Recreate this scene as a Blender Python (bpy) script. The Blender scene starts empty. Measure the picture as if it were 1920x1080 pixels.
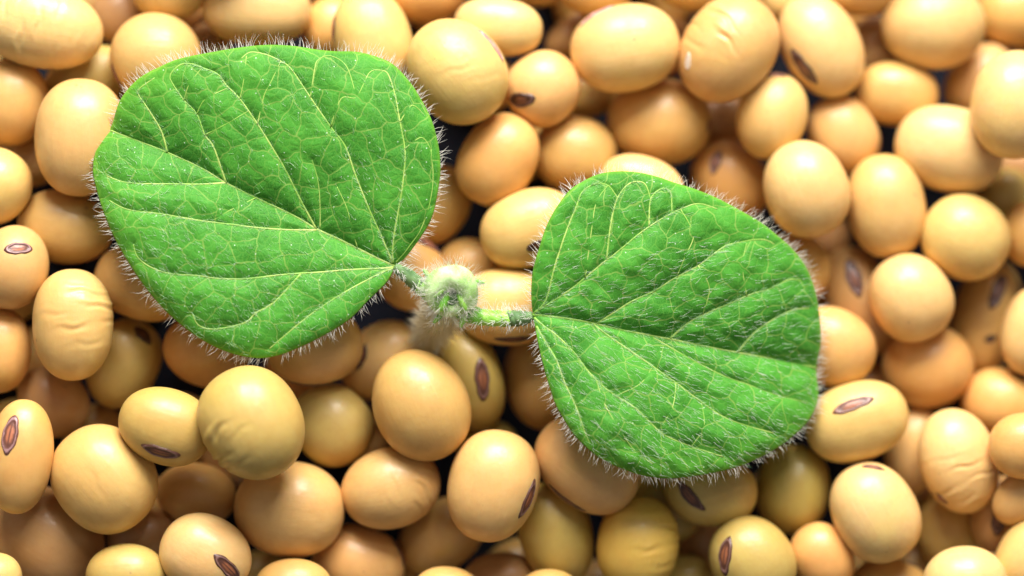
import bpy, math, random
import numpy as np
from mathutils import Matrix, Vector

random.seed(7)
rng = np.random.default_rng(7)
scene = bpy.context.scene
COL = scene.collection

# ---------------------------------------------------------------- camera, world, lamps
# One unit of plan (p) is 0.45 mm at ten times life size.  The bench is level; the camera looks down at it
# slightly tilted.  "plan" coordinates: x right, y up the picture, z towards the lens, origin on the focus plane.
K = 0.00045
D = 5500.0                      # lens to focus plane
SX, SY = 0.095, 0.085           # slope of the bench relative to the focus plane
N = Vector((SX, SY, 1.0)).normalized()
ROT = N.rotation_difference(Vector((0, 0, 1))).to_matrix()
ROTN = np.array(ROT)
FLOOR0 = -430.0                 # bench below focus plane at the picture centre
OFF = -(ROTN @ np.array([0, 0, FLOOR0])) * K


def W(p):
    """plan -> world"""
    p = np.asarray(p, float)
    return (p @ ROTN.T) * K + OFF


def P(u, v, z=0.0):
    """photo position and depth -> plan"""
    u, v, z = (np.asarray(q, float) for q in (u, v, z))
    s = (D - z) / D
    return np.stack([(u - 960.0) * s, (540.0 - v) * s, z + 0 * (u + v)], axis=-1)


cd = bpy.data.cameras.new('camera')
cam = bpy.data.objects.new('camera', cd)
COL.objects.link(cam)
cam.matrix_world = Matrix.Translation(Vector(W(np.array([0, 0, D])))) @ ROT.to_4x4()
cd.sensor_width = 36.0
cd.lens = 36.0 * D / 1920.0
cd.clip_start = 0.05
cd.clip_end = 100
cd.dof.use_dof = True
cd.dof.focus_distance = D * K
cd.dof.aperture_fstop = cd.lens / 1000.0 / (300.0 * K)
cd.dof.aperture_blades = 0
scene.camera = cam
scene.cycles.diffuse_bounces = 7
scene.cycles.transmission_bounces = 10
scene.cycles.max_bounces = 14

world = bpy.data.worlds.new('World')
scene.world = world
world.use_nodes = True
wn = world.node_tree.nodes
wn['Background'].inputs['Color'].default_value = (1.0, 0.97, 0.93, 1)
wn['Background'].inputs['Strength'].default_value = 0.25


def area(name, dirv, dist, sx, sy, power, color):
    ld = bpy.data.lights.new(name, 'AREA')
    ld.shape = 'RECTANGLE'
    ld.size, ld.size_y, ld.energy, ld.color = sx, sy, power, color
    o = bpy.data.objects.new(name, ld)
    COL.objects.link(o)
    d = (ROT @ Vector(dirv)).normalized()
    c = Vector(W(np.array([0, 0, -100.0])))
    o.location = c + d * dist
    o.rotation_euler = d.to_track_quat('Z', 'Y').to_euler()
    return o


def dirn(off, az):
    """off = degrees away from the view axis, az = clock direction in the picture, 90 = up"""
    o, a = math.radians(off), math.radians(az)
    return (math.sin(o) * math.cos(a), math.sin(o) * math.sin(a), math.cos(o))


area('window_light', dirn(58, 86), 3.0, 2.2, 1.5, 305.0, (1.0, 0.97, 0.93))
area('small_lamp', dirn(34, 72), 3.2, 0.22, 0.22, 9.0, (1.0, 0.98, 0.96))

vs = scene.view_settings
vs.view_transform = 'Standard'
vs.look = 'None'
vs.exposure = 0.0
vs.gamma = 1.0
vs.use_curve_mapping = False


# ---------------------------------------------------------------- node helpers
def mat(name):
    m = bpy.data.materials.new(name)
    m.use_nodes = True
    nt = m.node_tree
    return m, nt, nt.nodes['Principled BSDF']


def nd(nt, typ, **kw):
    n = nt.nodes.new(typ)
    for k, v in kw.items():
        if k in n.inputs:
            n.inputs[k].default_value = v
        else:
            setattr(n, k, v)
    return n


def math_node(nt, op, a, b=None, clamp=False):
    n = nt.nodes.new('ShaderNodeMath')
    n.operation = op
    n.use_clamp = clamp
    for i, x in enumerate((a, b)):
        if x is None:
            continue
        if isinstance(x, (int, float)):
            n.inputs[i].default_value = x
        else:
            nt.links.new(x, n.inputs[i])
    return n.outputs[0]


def smooth(nt, x, lo, hi, a=0.0, b=1.0):
    n = nt.nodes.new('ShaderNodeMapRange')
    n.interpolation_type = 'SMOOTHSTEP'
    nt.links.new(x, n.inputs['Value'])
    n.inputs['From Min'].default_value = lo
    n.inputs['From Max'].default_value = hi
    n.inputs['To Min'].default_value = a
    n.inputs['To Max'].default_value = b
    return n.outputs['Result']


def mix(nt, fac, a, b, mode='MIX'):
    n = nt.nodes.new('ShaderNodeMix')
    n.data_type = 'RGBA'
    n.blend_type = mode
    for sock, x in ((n.inputs[0], fac), (n.inputs[6], a), (n.inputs[7], b)):
        if isinstance(x, (int, float)):
            sock.default_value = x
        elif isinstance(x, tuple):
            sock.default_value = (*x, 1)
        else:
            nt.links.new(x, sock)
    return n.outputs[2]


# ---------------------------------------------------------------- materials
def bean_material():
    m, nt, b = mat('soybean_coat')
    L = nt.links
    oi = nd(nt, 'ShaderNodeObjectInfo')
    tc = nd(nt, 'ShaderNodeTexCoord')
    rnd = math_node(nt, 'MULTIPLY', oi.outputs['Random'], 37.0)
    big = nd(nt, 'ShaderNodeTexNoise', noise_dimensions='4D', Scale=17.0, Detail=2.0, Roughness=0.5)
    L.new(tc.outputs['Object'], big.inputs['Vector']); L.new(rnd, big.inputs['W'])
    mid = nd(nt, 'ShaderNodeTexNoise', noise_dimensions='4D', Scale=70.0, Detail=5.0, Roughness=0.6)
    L.new(tc.outputs['Object'], mid.inputs['Vector']); L.new(rnd, mid.inputs['W'])
    spots = nd(nt, 'ShaderNodeTexNoise', noise_dimensions='4D', Scale=120.0, Detail=1.0)
    L.new(tc.outputs['Object'], spots.inputs['Vector']); L.new(rnd, spots.inputs['W'])
    base = oi.outputs['Color']
    pink = mix(nt, 1.0, base, (1.0, 0.88, 0.80), 'MULTIPLY')
    green = mix(nt, 1.0, base, (0.93, 0.99, 0.74), 'MULTIPLY')
    c = mix(nt, smooth(nt, big.outputs['Fac'], 0.49, 0.60, 0, 0.6), base, pink)
    c = mix(nt, smooth(nt, big.outputs['Fac'], 0.28, 0.46, 0.55, 0.0), c, green)
    c = mix(nt, smooth(nt, mid.outputs['Fac'], 0.35, 0.7, 0, 0.45), c, mix(nt, 1.0, base, (0.84, 0.74, 0.62), 'MULTIPLY'))
    c = mix(nt, smooth(nt, spots.outputs['Fac'], 0.76, 0.80, 0, 0.5), c, (0.28, 0.15, 0.07))
    # fine scratches and dusting
    sc = nd(nt, 'ShaderNodeMapping')
    sc.inputs['Scale'].default_value = (30, 260, 120)
    L.new(tc.outputs['Object'], sc.inputs['Vector'])
    scr = nd(nt, 'ShaderNodeTexNoise', Scale=1.0, Detail=3.0)
    L.new(sc.outputs['Vector'], scr.inputs['Vector'])
    c = mix(nt, smooth(nt, scr.outputs['Fac'], 0.62, 0.75, 0, 0.22), c, mix(nt, 1.0, base, (1.15, 1.2, 1.35), 'MULTIPLY'))
    L.new(c, b.inputs['Base Color'])
    L.new(smooth(nt, mid.outputs['Fac'], 0.3, 0.7, 0.36, 0.55), b.inputs['Roughness'])
    b.inputs['Subsurface Weight'].default_value = 0.35
    b.inputs['Subsurface Radius'].default_value = (1.0, 0.45, 0.15)
    b.inputs['Subsurface Scale'].default_value = 0.012
    b.inputs['Specular IOR Level'].default_value = 0.5
    b.inputs['Coat Weight'].default_value = 0.10
    b.inputs['Coat Roughness'].default_value = 0.12
    bp = nd(nt, 'ShaderNodeBump', Strength=0.4, Distance=0.0013)
    hsum = math_node(nt, 'ADD', mid.outputs['Fac'], math_node(nt, 'MULTIPLY', scr.outputs['Fac'], 0.35))
    L.new(hsum, bp.inputs['Height']); L.new(bp.outputs['Normal'], b.inputs['Normal'])
    return m


def hilum_material():
    m, nt, b = mat('hilum_scar')
    L = nt.links
    uv = nd(nt, 'ShaderNodeUVMap', uv_map='UVMap')
    sep = nd(nt, 'ShaderNodeSeparateXYZ'); L.new(uv.outputs['UV'], sep.inputs['Vector'])
    x, y = sep.outputs['X'], sep.outputs['Y']
    tc = nd(nt, 'ShaderNodeTexCoord')
    no = nd(nt, 'ShaderNodeTexNoise', Scale=220.0, Detail=4.0); L.new(tc.outputs['Object'], no.inputs['Vector'])
    r = math_node(nt, 'SQRT', math_node(nt, 'ADD', math_node(nt, 'MULTIPLY', x, x), math_node(nt, 'MULTIPLY', y, y)))
    r = math_node(nt, 'ADD', r, math_node(nt, 'MULTIPLY', math_node(nt, 'SUBTRACT', no.outputs['Fac'], 0.5), 0.30))
    oi = nd(nt, 'ShaderNodeObjectInfo')
    dark = mix(nt, 1.0, oi.outputs['Color'], (0.085, 0.030, 0.018), 'MULTIPLY')
    core = mix(nt, 1.0, oi.outputs['Color'], (0.30, 0.100, 0.042), 'MULTIPLY')
    rim = mix(nt, 1.0, oi.outputs['Color'], (0.24, 0.125, 0.105), 'MULTIPLY')
    slit = smooth(nt, math_node(nt, 'ABSOLUTE', y), 0.03, 0.13, 1, 0)
    c = mix(nt, smooth(nt, r, 0.26, 0.52, 1, 0), dark, core)
    c = mix(nt, math_node(nt, 'MULTIPLY', slit, smooth(nt, r, 0.5, 0.75, 1, 0)), c, dark)
    ring = math_node(nt, 'MULTIPLY', smooth(nt, r, 0.62, 0.70), smooth(nt, r, 0.74, 0.80, 1, 0))
    c = mix(nt, ring, c, rim)
    L.new(c, b.inputs['Base Color'])
    b.inputs['Roughness'].default_value = 0.38
    bp = nd(nt, 'ShaderNodeBump', Strength=0.4, Distance=0.001)
    L.new(no.outputs['Fac'], bp.inputs['Height']); L.new(bp.outputs['Normal'], b.inputs['Normal'])
    return m


def leaf_material():
    m, nt, b = mat('leaf_green')
    L = nt.links
    uv = nd(nt, 'ShaderNodeUVMap', uv_map='UVMap')           # plan units / 100
    vec = uv.outputs['UV']
    wn_ = nd(nt, 'ShaderNodeTexNoise', noise_dimensions='2D', Scale=2.2, Detail=2.0)
    L.new(vec, wn_.inputs['Vector'])
    off = nd(nt, 'ShaderNodeVectorMath', operation='SUBTRACT'); L.new(wn_.outputs['Color'], off.inputs[0])
    off.inputs[1].default_value = (0.5, 0.5, 0.5)
    offs = nd(nt, 'ShaderNodeVectorMath', operation='SCALE', Scale=0.22); L.new(off.outputs[0], offs.inputs[0])
    wv = nd(nt, 'ShaderNodeVectorMath', operation='ADD'); L.new(vec, wv.inputs[0]); L.new(offs.outputs[0], wv.inputs[1])

    def cells(scale, lo, hi):
        v = nd(nt, 'ShaderNodeTexVoronoi', voronoi_dimensions='2D', feature='DISTANCE_TO_EDGE', Scale=scale, Randomness=1.0)
        L.new(wv.outputs[0], v.inputs['Vector'])
        return v.outputs['Distance'], smooth(nt, v.outputs['Distance'], lo, hi, 1, 0)
    d1, l1 = cells(2.3, 0.008, 0.036)
    d2, l2 = cells(7.0, 0.01, 0.075)
    d3, l3 = cells(17.0, 0.03, 0.16)
    fine = nd(nt, 'ShaderNodeTexNoise', noise_dimensions='2D', Scale=45.0, Detail=4.0, Roughness=0.7); L.new(vec, fine.inputs['Vector'])
    soft = nd(nt, 'ShaderNodeTexNoise', noise_dimensions='2D', Scale=0.9, Detail=3.0); L.new(vec, soft.inputs['Vector'])
    at = nd(nt, 'ShaderNodeAttribute', attribute_name='rim')
    rim = at.outputs['Fac']
    av = nd(nt, 'ShaderNodeAttribute', attribute_name='nearvein')
    c = mix(nt, smooth(nt, soft.outputs['Fac'], 0.35, 0.65), (0.032, 0.200, 0.010), (0.064, 0.310, 0.022))
    c = mix(nt, smooth(nt, fine.outputs['Fac'], 0.38, 0.68, 0, 0.6), c, (0.12, 0.43, 0.07))
    c = mix(nt, math_node(nt, 'MULTIPLY', l3, 0.16), c, (0.12, 0.42, 0.05))
    c = mix(nt, math_node(nt, 'MULTIPLY', l2, 0.30), c, (0.20, 0.46, 0.06))
    c = mix(nt, math_node(nt, 'MULTIPLY', l1, 0.62), c, (0.31, 0.47, 0.10))
    c = mix(nt, math_node(nt, 'MULTIPLY', av.outputs['Fac'], 0.35), c, (0.2, 0.45, 0.08))
    c = mix(nt, math_node(nt, 'MULTIPLY', rim, 0.6), c, (0.22, 0.50, 0.03))  # yellower young margin, with light on the leaf edge put into the colour too
    # pale specks (wax, dust)
    sp = nd(nt, 'ShaderNodeTexVoronoi', voronoi_dimensions='2D', feature='F1', Scale=7.5); L.new(vec, sp.inputs['Vector'])
    sepc = nd(nt, 'ShaderNodeSeparateColor'); L.new(sp.outputs['Color'], sepc.inputs['Color'])
    speck = math_node(nt, 'MULTIPLY', smooth(nt, sp.outputs['Distance'], 0.05, 0.11, 1, 0),
                      math_node(nt, 'GREATER_THAN', sepc.outputs[0], 0.94))
    c = mix(nt, math_node(nt, 'MULTIPLY', speck, 0.8), c, (0.75, 0.85, 0.7))
    L.new(c, b.inputs['Base Color'])
    b.inputs['Roughness'].default_value = 0.58
    b.inputs['Specular IOR Level'].default_value = 0.18
    b.inputs['Sheen Weight'].default_value = 0.08
    b.inputs['Sheen Tint'].default_value = (0.7, 1.0, 0.7, 1)
    h = math_node(nt, 'MULTIPLY', smooth(nt, d1, 0.0, 0.32), 1.0)
    h = math_node(nt, 'ADD', h, math_node(nt, 'MULTIPLY', smooth(nt, d2, 0.0, 0.3), 0.22))
    h = math_node(nt, 'ADD', h, math_node(nt, 'MULTIPLY', fine.outputs['Fac'], 0.24))
    bp = nd(nt, 'ShaderNodeBump', Strength=0.5, Distance=0.0011)
    L.new(h, bp.inputs['Height']); L.new(bp.outputs['Normal'], b.inputs['Normal'])
    tr = nd(nt, 'ShaderNodeBsdfTranslucent'); L.new(mix(nt, 1.0, c, (1.5, 1.25, 0.5), 'MULTIPLY'), tr.inputs['Color'])
    ms = nd(nt, 'ShaderNodeMixShader'); ms.inputs[0].default_value = 0.30
    L.new(b.outputs[0], ms.inputs[1]); L.new(tr.outputs[0], ms.inputs[2])
    L.new(ms.outputs[0], nt.nodes['Material Output'].inputs['Surface'])
    return m


def plain(name, c1, c2, scale, rough=0.5, spec=0.4, bump=0.0, sss=0.0, transl=0.0):
    m, nt, b = mat(name)
    L = nt.links
    tc = nd(nt, 'ShaderNodeTexCoord')
    no = nd(nt, 'ShaderNodeTexNoise', Scale=scale, Detail=4.0); L.new(tc.outputs['Object'], no.inputs['Vector'])
    c = mix(nt, smooth(nt, no.outputs['Fac'], 0.35, 0.65), c1, c2)
    L.new(c, b.inputs['Base Color'])
    b.inputs['Roughness'].default_value = rough
    b.inputs['Specular IOR Level'].default_value = spec
    if sss:
        b.inputs['Subsurface Weight'].default_value = sss
        b.inputs['Subsurface Radius'].default_value = (0.6, 1.0, 0.3)
        b.inputs['Subsurface Scale'].default_value = 0.006
    if bump:
        bp = nd(nt, 'ShaderNodeBump', Strength=0.6, Distance=bump)
        L.new(no.outputs['Fac'], bp.inputs['Height']); L.new(bp.outputs['Normal'], b.inputs['Normal'])
    if transl:
        tr = nd(nt, 'ShaderNodeBsdfTranslucent'); L.new(c, tr.inputs['Color'])
        ms = nd(nt, 'ShaderNodeMixShader'); ms.inputs[0].default_value = transl
        L.new(b.outputs[0], ms.inputs[1]); L.new(tr.outputs[0], ms.inputs[2])
        L.new(ms.outputs[0], nt.nodes['Material Output'].inputs['Surface'])
    return m


M_BEAN = bean_material()
M_HILUM = hilum_material()
M_LEAF = leaf_material()
M_VEIN = plain('leaf_vein', (0.22, 0.42, 0.06), (0.40, 0.52, 0.13), 40, 0.5, 0.3)
M_HAIR = plain('plant_hair', (0.95, 0.94, 0.88), (0.97, 0.97, 0.93), 10, 0.3, 0.6, transl=0.55)
M_FINE = plain('fine_plant_hair', (0.50, 0.78, 0.40), (0.74, 0.90, 0.64), 10, 0.35, 0.5, transl=0.4)
M_STEM = plain('stem_green', (0.16, 0.46, 0.04), (0.32, 0.62, 0.10), 60, 0.45, 0.4, 0.0015, 0.15)
M_NODE = plain('pulvinus_grey_green', (0.07, 0.15, 0.05), (0.14, 0.24, 0.09), 90, 0.6, 0.3, 0.0015)
M_BUD = plain('bud_pale_green', (0.36, 0.60, 0.18), (0.58, 0.78, 0.38), 70, 0.55, 0.3, 0.002, 0.25)
M_CREAM = plain('cream_stem_hair', (0.98, 0.94, 0.80), (0.98, 0.97, 0.88), 10, 0.4, 0.5, transl=0.7)
M_PALE = plain('pale_stem', (0.60, 0.62, 0.38), (0.74, 0.72, 0.52), 60, 0.6, 0.2, 0.0015, 0.2)
M_TABLE = plain('dark_navy_board', (0.003, 0.004, 0.012), (0.005, 0.007, 0.016), 14, 0.6, 0.2)


# ---------------------------------------------------------------- object helpers
def mesh_obj(name, verts, faces, m, parent=None, smooth_=True, uv=None):
    me = bpy.data.meshes.new(name)
    me.from_pydata(np.asarray(verts).tolist(), [], faces)
    if smooth_:
        me.polygons.foreach_set('use_smooth', [True] * len(me.polygons))
    if uv is not None:
        lay = me.uv_layers.new(name='UVMap')
        li = np.empty(len(me.loops), dtype=np.int32); me.loops.foreach_get('vertex_index', li)
        lay.data.foreach_set('uv', np.asarray(uv, np.float32)[li].ravel())
    me.materials.append(m)
    me.update()
    o = bpy.data.objects.new(name, me)
    COL.objects.link(o)
    if parent is not None:
        o.parent = parent
    return o


def tag(o, label, cat, group=None):
    o['label'] = label; o['category'] = cat
    if group:
        o['group'] = group


def ico(level):
    import bmesh
    bm = bmesh.new()
    bmesh.ops.create_icosphere(bm, subdivisions=level, radius=1.0)
    v = np.array([x.co[:] for x in bm.verts]); v /= np.linalg.norm(v, axis=1)[:, None]
    f = [[x.index for x in p.verts] for p in bm.faces]
    bm.free()
    return v, f


ICO = {k: ico(k) for k in (4, 5, 6)}

# ---------------------------------------------------------------- the bench
t = np.array([[-1, -1], [1, -1], [1, 1], [-1, 1]]) * 6.0
table = mesh_obj('table_surface', [(x, y, 0) for x, y in t], [[0, 1, 2, 3]], M_TABLE, smooth_=False)
table['kind'] = 'structure'

# ---------------------------------------------------------------- the soybeans
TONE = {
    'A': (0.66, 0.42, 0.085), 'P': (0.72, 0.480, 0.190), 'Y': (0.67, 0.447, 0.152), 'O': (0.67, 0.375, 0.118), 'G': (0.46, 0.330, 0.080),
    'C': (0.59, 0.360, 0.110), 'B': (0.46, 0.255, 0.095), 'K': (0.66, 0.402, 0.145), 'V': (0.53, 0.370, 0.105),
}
# u, v, half length, half width, tilt, layer, tone, label, hilum(s) (u, v, tilt, half length, half width, brightness), wrinkle
BEANS = [
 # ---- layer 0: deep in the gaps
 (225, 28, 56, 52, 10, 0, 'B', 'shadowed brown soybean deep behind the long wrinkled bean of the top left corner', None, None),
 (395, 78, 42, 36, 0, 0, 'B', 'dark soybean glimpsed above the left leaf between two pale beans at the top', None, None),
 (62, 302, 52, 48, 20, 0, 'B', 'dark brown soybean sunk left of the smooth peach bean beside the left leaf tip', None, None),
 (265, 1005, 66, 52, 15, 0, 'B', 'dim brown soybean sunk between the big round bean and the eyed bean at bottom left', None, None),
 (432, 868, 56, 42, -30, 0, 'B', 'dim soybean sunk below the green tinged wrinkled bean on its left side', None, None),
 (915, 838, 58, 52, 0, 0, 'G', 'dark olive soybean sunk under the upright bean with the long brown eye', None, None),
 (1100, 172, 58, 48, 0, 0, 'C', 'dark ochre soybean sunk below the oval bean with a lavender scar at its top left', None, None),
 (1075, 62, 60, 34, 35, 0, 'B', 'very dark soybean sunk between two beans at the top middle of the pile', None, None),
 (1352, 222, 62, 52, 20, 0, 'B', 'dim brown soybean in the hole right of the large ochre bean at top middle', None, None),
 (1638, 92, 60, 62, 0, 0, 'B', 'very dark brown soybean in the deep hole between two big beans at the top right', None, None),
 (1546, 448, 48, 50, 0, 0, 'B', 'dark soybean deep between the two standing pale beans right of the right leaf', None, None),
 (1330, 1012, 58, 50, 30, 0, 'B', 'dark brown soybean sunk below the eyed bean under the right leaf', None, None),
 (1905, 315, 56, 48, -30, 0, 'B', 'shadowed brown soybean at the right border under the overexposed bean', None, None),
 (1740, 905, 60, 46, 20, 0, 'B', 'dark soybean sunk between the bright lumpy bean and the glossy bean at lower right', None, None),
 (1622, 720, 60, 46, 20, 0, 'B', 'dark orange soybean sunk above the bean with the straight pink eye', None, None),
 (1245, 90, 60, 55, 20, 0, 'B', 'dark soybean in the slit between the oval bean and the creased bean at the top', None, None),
 # ---- layer 1
 (165, 148, 84, 58, 20, 1, 'V', 'dull olive soybean half hidden behind the round bean at the top of the left leaf', None, None),
 (622, 55, 60, 54, 80, 1, 'O', 'shaded orange soybean wedged above the left leaf left of the bright upright bean', None, None),
 (100, 752, 72, 62, -45, 1, 'B', 'small tan brown soybean below the tall wrinkled bean at the left', None, None),
 (232, 682, 86, 66, 68, 1, 'V', 'olive tan soybean with a shrivelled dark scar at its upper right', [(272, 628, -55, 24, 15, .5)], None),
 (88, 1010, 110, 92, -35, 1, 'B', 'large brown soybean partly covered by two others in the bottom left corner', None, None),
 (368, 926, 76, 59, -10, 1, 'O', 'plain orange tan soybean below the bean whose eye faces down, at lower left', None, None),
 (716, 676, 84, 66, 42, 1, 'P', 'soybean with bright top and small dark scar below the left leaf stalk', [(679, 668, 75, 28, 14, .8)], None),
 (1010, 712, 94, 64, -80, 1, 'C', 'shaded tan soybean half under the left edge of the right leaf', None, None),
 (827, 1004, 86, 66, 32, 1, 'C', 'dull ochre soybean below left of the large glossy bean with an eye on its rim', None, None),
 (940, 1096, 74, 61, 0, 1, 'B', 'dark tan soybean cut by the bottom border below the large eyed bean', None, None),
 (672, 1056, 88, 72, -18, 1, 'K', 'shaded tan soybean at the bottom with a thin scar along its right rim', [(750, 1036, -75, 34, 10, .8)], None),
 (1242, 938, 84, 62, -50, 1, 'G', 'shaded olive soybean below the tip of hairs at the right leaf bottom', None, None),
 (1288, 1088, 52, 48, 10, 1, 'G', 'small olive soybean at the bottom border between the amber bean and the eyed bean', None, None),
 (1712, 846, 84, 52, 80, 1, 'K', 'shaded narrow soybean left of the bright lumpy bean at lower right', None, None),
 (1784, 1000, 78, 66, -70, 1, 'C', 'dull ochre soybean between the glossy bean and the blown out one at bottom right', None, None),
 (1872, 965, 74, 52, 80, 1, 'B', 'dark brown soybean with a long eye in the shadow at lower right', [(1864, 966, 84, 44, 17, .6)], None),
 (1612, 566, 106, 68, -72, 1, 'B', 'shaded brown soybean with a dark eye right of the right leaf tip', [(1594, 520, -74, 44, 17, .75)], None),
 (1846, 596, 106, 62, 80, 1, 'C', 'long shaded soybean with a dark eye and a dark dent near the right border', [(1863, 545, 64, 42, 16, .6), (1848, 634, 20, 13, 8, .35)], None),
 (1478, 506, 78, 68, 0, 1, 'C', 'ochre soybean peeping out behind the upper right edge of the right leaf', None, None),
 (1368, 340, 82, 70, -60, 1, 'O', 'orange soybean with a small reddish eye above the right leaf', [(1338, 306, 78, 28, 13, 1.5)], None),
 (818, 385, 78, 62, 60, 1, 'C', 'shaded ochre soybean behind the hairy right edge of the left leaf', None, None),
 (882, 504, 64, 58, 0, 1, 'C', 'shaded tan soybean directly above the fuzzy bud', None, None),
 (1836, 152, 76, 58, 48, 1, 'K', 'shaded tan soybean left behind the overexposed bean at the right border', None, None),
 (1905, 25, 72, 62, 0, 1, 'C', 'shaded orange brown soybean cut by the top right corner', None, None),
 (1882, 372, 60, 50, 50, 1, 'V', 'small greyish soybean in the gap right of the round bean near the right border', None, None),
 (1010, -30, 52, 42, 0, 1, 'C', 'sliver of soybean at the top border above the dark gap in the middle', None, None),
 (1462, 0, 40, 34, 60, 1, 'Y', 'yellow sliver of soybean at the top border between the creased and eyed beans', None, None),
 # ---- layer 2
 (318, -26, 74, 66, 0, 2, 'Y', 'ochre soybean cut by the top border above the round bean at the left leaf', None, None),
 (481, 18, 102, 68, -3, 2, 'P', 'wide tan soybean cut by the top border just above the left leaf', None, None),
 (796, -20, 80, 66, 0, 2, 'O', 'soybean cut by the top border over the big oval bean right of the left leaf', None, None),
 (1116, -22, 72, 52, 0, 2, 'C', 'soybean cut by the top border behind the lavender scar at the top middle', None, None),
 (1300, -32, 72, 54, 0, 2, 'Y', 'small soybean rim at the top border left of the creased bean', None, None),
 (1612, -26, 76, 56, 0, 2, 'C', 'orange tan soybean cut by the top border between two large beans at the right', None, None),
 (20, 192, 82, 69, 84, 2, 'O', 'orange soybean with a faint pale line at the left border below the long corner bean', None, None),
 (122, 426, 90, 69, -12, 2, 'C', 'glossy ochre soybean left of the left leaf between two eyeless beans', None, None),
 (265, 533, 90, 66, -22, 2, 'O', 'orange soybean half under the lower left edge of the left leaf', None, None),
 (-2, 657, 80, 60, 88, 2, 'O', 'plain orange soybean at the left border left of the tall wrinkled bean', None, None),
 (386, 660, 82, 65, -22, 2, 'O', 'orange soybean below the left leaf, left of its bottom', None, None),
 (622, 796, 81, 73, -50, 2, 'V', 'round soybean with faint green streak between the green tinged bean and the large smooth bean', None, None),
 (883, 712, 98, 60, -76, 2, 'G', 'upright olive yellow soybean with a long brown eye below the fuzzy bud', [(905, 710, -87, 47, 18, .9)], None),
 (1042, 1000, 98, 69, -76, 2, 'G', 'olive yellow soybean standing at the bottom middle without an eye', None, None),
 (1740, 686, 86, 80, 0, 2, 'O', 'broad orange tan soybean under the bright round one at the right', None, None),
 (1682, 176, 78, 60, -6, 2, 'C', 'yellow ochre oval soybean in the hollow below the dark hole at the top right', [(1757, 168, 85, 20, 9, .6)], None),
 (1580, 252, 76, 64, -62, 2, 'K', 'peach soybean with a thin eye on its right rim, upper right', [(1645, 272, 82, 24, 9, .9)], None),
 (1236, 229, 98, 81, 0, 2, 'C', 'large ochre soybean below the oval and creased beans at top middle', [(1334, 238, 60, 14, 9, 1.6)], None),
 (1078, 290, 79, 73, -10, 2, 'C', 'ochre soybean with one small highlight above the left part of the right leaf', None, None),
 (765, 508, 78, 68, -50, 2, 'O', 'orange soybean with a pinkish eye under the stalk of the left leaf', [(806, 458, 22, 36, 14, 1.9)], None),
 (1882, 756, 80, 66, -10, 2, 'O', 'orange soybean with a small dark scar at the right border', [(1910, 706, -20, 24, 9, .7)], None),
 (1916, 932, 62, 46, 40, 2, 'K', 'small pinkish soybean at the lower right border under the bright orange one', None, None),
 (1668, 1108, 78, 62, 0, 2, 'C', 'soybean at the bottom border below the glossy bean with a scar at its top', [(1716, 1052, -20, 24, 8, .6)], None),
 (1487, 918, 84, 69, 82, 2, 'G', 'olive soybean with a pale streak below the lower right edge of the right leaf', None, None),
 (1926, 440, 46, 60, 0, 2, 'O', 'orange sliver of soybean at the right border beside the round bean', None, None),
 # ---- layer 3
 (78, 50, 116, 78, -12, 3, 'P', 'long pale wrinkled soybean in the top left corner', None, (80, 9, 1.7, -20, -5, 80)),
 (292, 108, 86, 85, 0, 3, 'K', 'round pale soybean with thin scar on its left rim, above the left leaf', [(213, 150, -75, 30, 8, 1.3)], None),
 (700, 80, 100, 74, -76, 3, 'Y', 'bright upright soybean behind the top right edge of the left leaf', [(627, 55, 86, 26, 9, 1.5)], None),
 (934, 50, 84, 54, -8, 3, 'P', 'small oval soybean at the top, right above the big oval one beside the left leaf', None, None),
 (1018, 166, 72, 70, 40, 3, 'K', 'soybean with an open looped dark eye facing left, right of the big oval bean', [(977, 191, 14, 34, 17, .6)], None),
 (934, 299, 90, 72, 60, 3, 'O', 'glossy golden orange soybean standing between the two leaves', None, None),
 (992, 427, 94, 72, 22, 3, 'Y', 'golden soybean with bright top left of the right leaf upper edge', [(1004, 462, 20, 20, 12, .5)], None),
 (950, 575, 94, 73, 0, 3, 'K', 'bright topped soybean under the stalk of the right leaf', [(962, 634, 0, 40, 10, .6)], None),
 (1204, 346, 80, 54, -18, 3, 'P', 'bright soybean peeping over the top edge of the right leaf', None, None),
 (1447, 218, 82, 66, 76, 3, 'Y', 'yellow soybean with pale scar on its top end, upper right of the right leaf', [(1452, 141, 10, 26, 10, 1.5)], None),
 (1540, 86, 102, 73, -62, 3, 'P', 'large soybean with a blurred brown eye on its lower left, at the top right', [(1502, 130, -56, 46, 17, .7)], None),
 (1750, 48, 97, 83, 0, 3, 'P', 'broad pale soybean cut by the top border at the right', None, None),
 (1780, 280, 103, 81, -14, 3, 'P', 'wide pale soybean under the overexposed bean at the right', None, None),
 (1661, 387, 98, 73, -82, 3, 'K', 'upright egg shaped soybean standing right of its paler twin, right of the right leaf', None, None),
 (1562, 651, 82, 73, -35, 3, 'O', 'bright orange soybean touching the right tip edge of the right leaf', None, None),
 (1936, 620, 84, 58, 80, 3, 'P', 'pale soybean cut by the right border in mid height', None, None),
 (1930, 1046, 80, 64, 60, 3, 'Y', 'soybean cut by the bottom right corner', None, None),
 (1542, 1046, 68, 56, -60, 3, 'O', 'small orange soybean at the bottom border left of the glossy cream bean', None, None),
 (1332, 918, 88, 69, -10, 3, 'V', 'olive tan soybean with a slanting dark eye under the bottom of the right leaf', [(1290, 926, -44, 44, 14, .75)], None),
 (1196, 1022, 92, 77, 82, 3, 'A', 'glossy amber soybean with creases on its right side at the bottom', None, (4, 10, 2.6, 46, -12, 42)),
 (1030, 1114, 60, 47, 0, 3, 'C', 'tip of a soybean at the bottom border under the standing olive one', None, None),
 (838, 1120, 68, 58, 0, 3, 'O', 'low rim of a soybean at the bottom border left of the middle', None, None),
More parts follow.
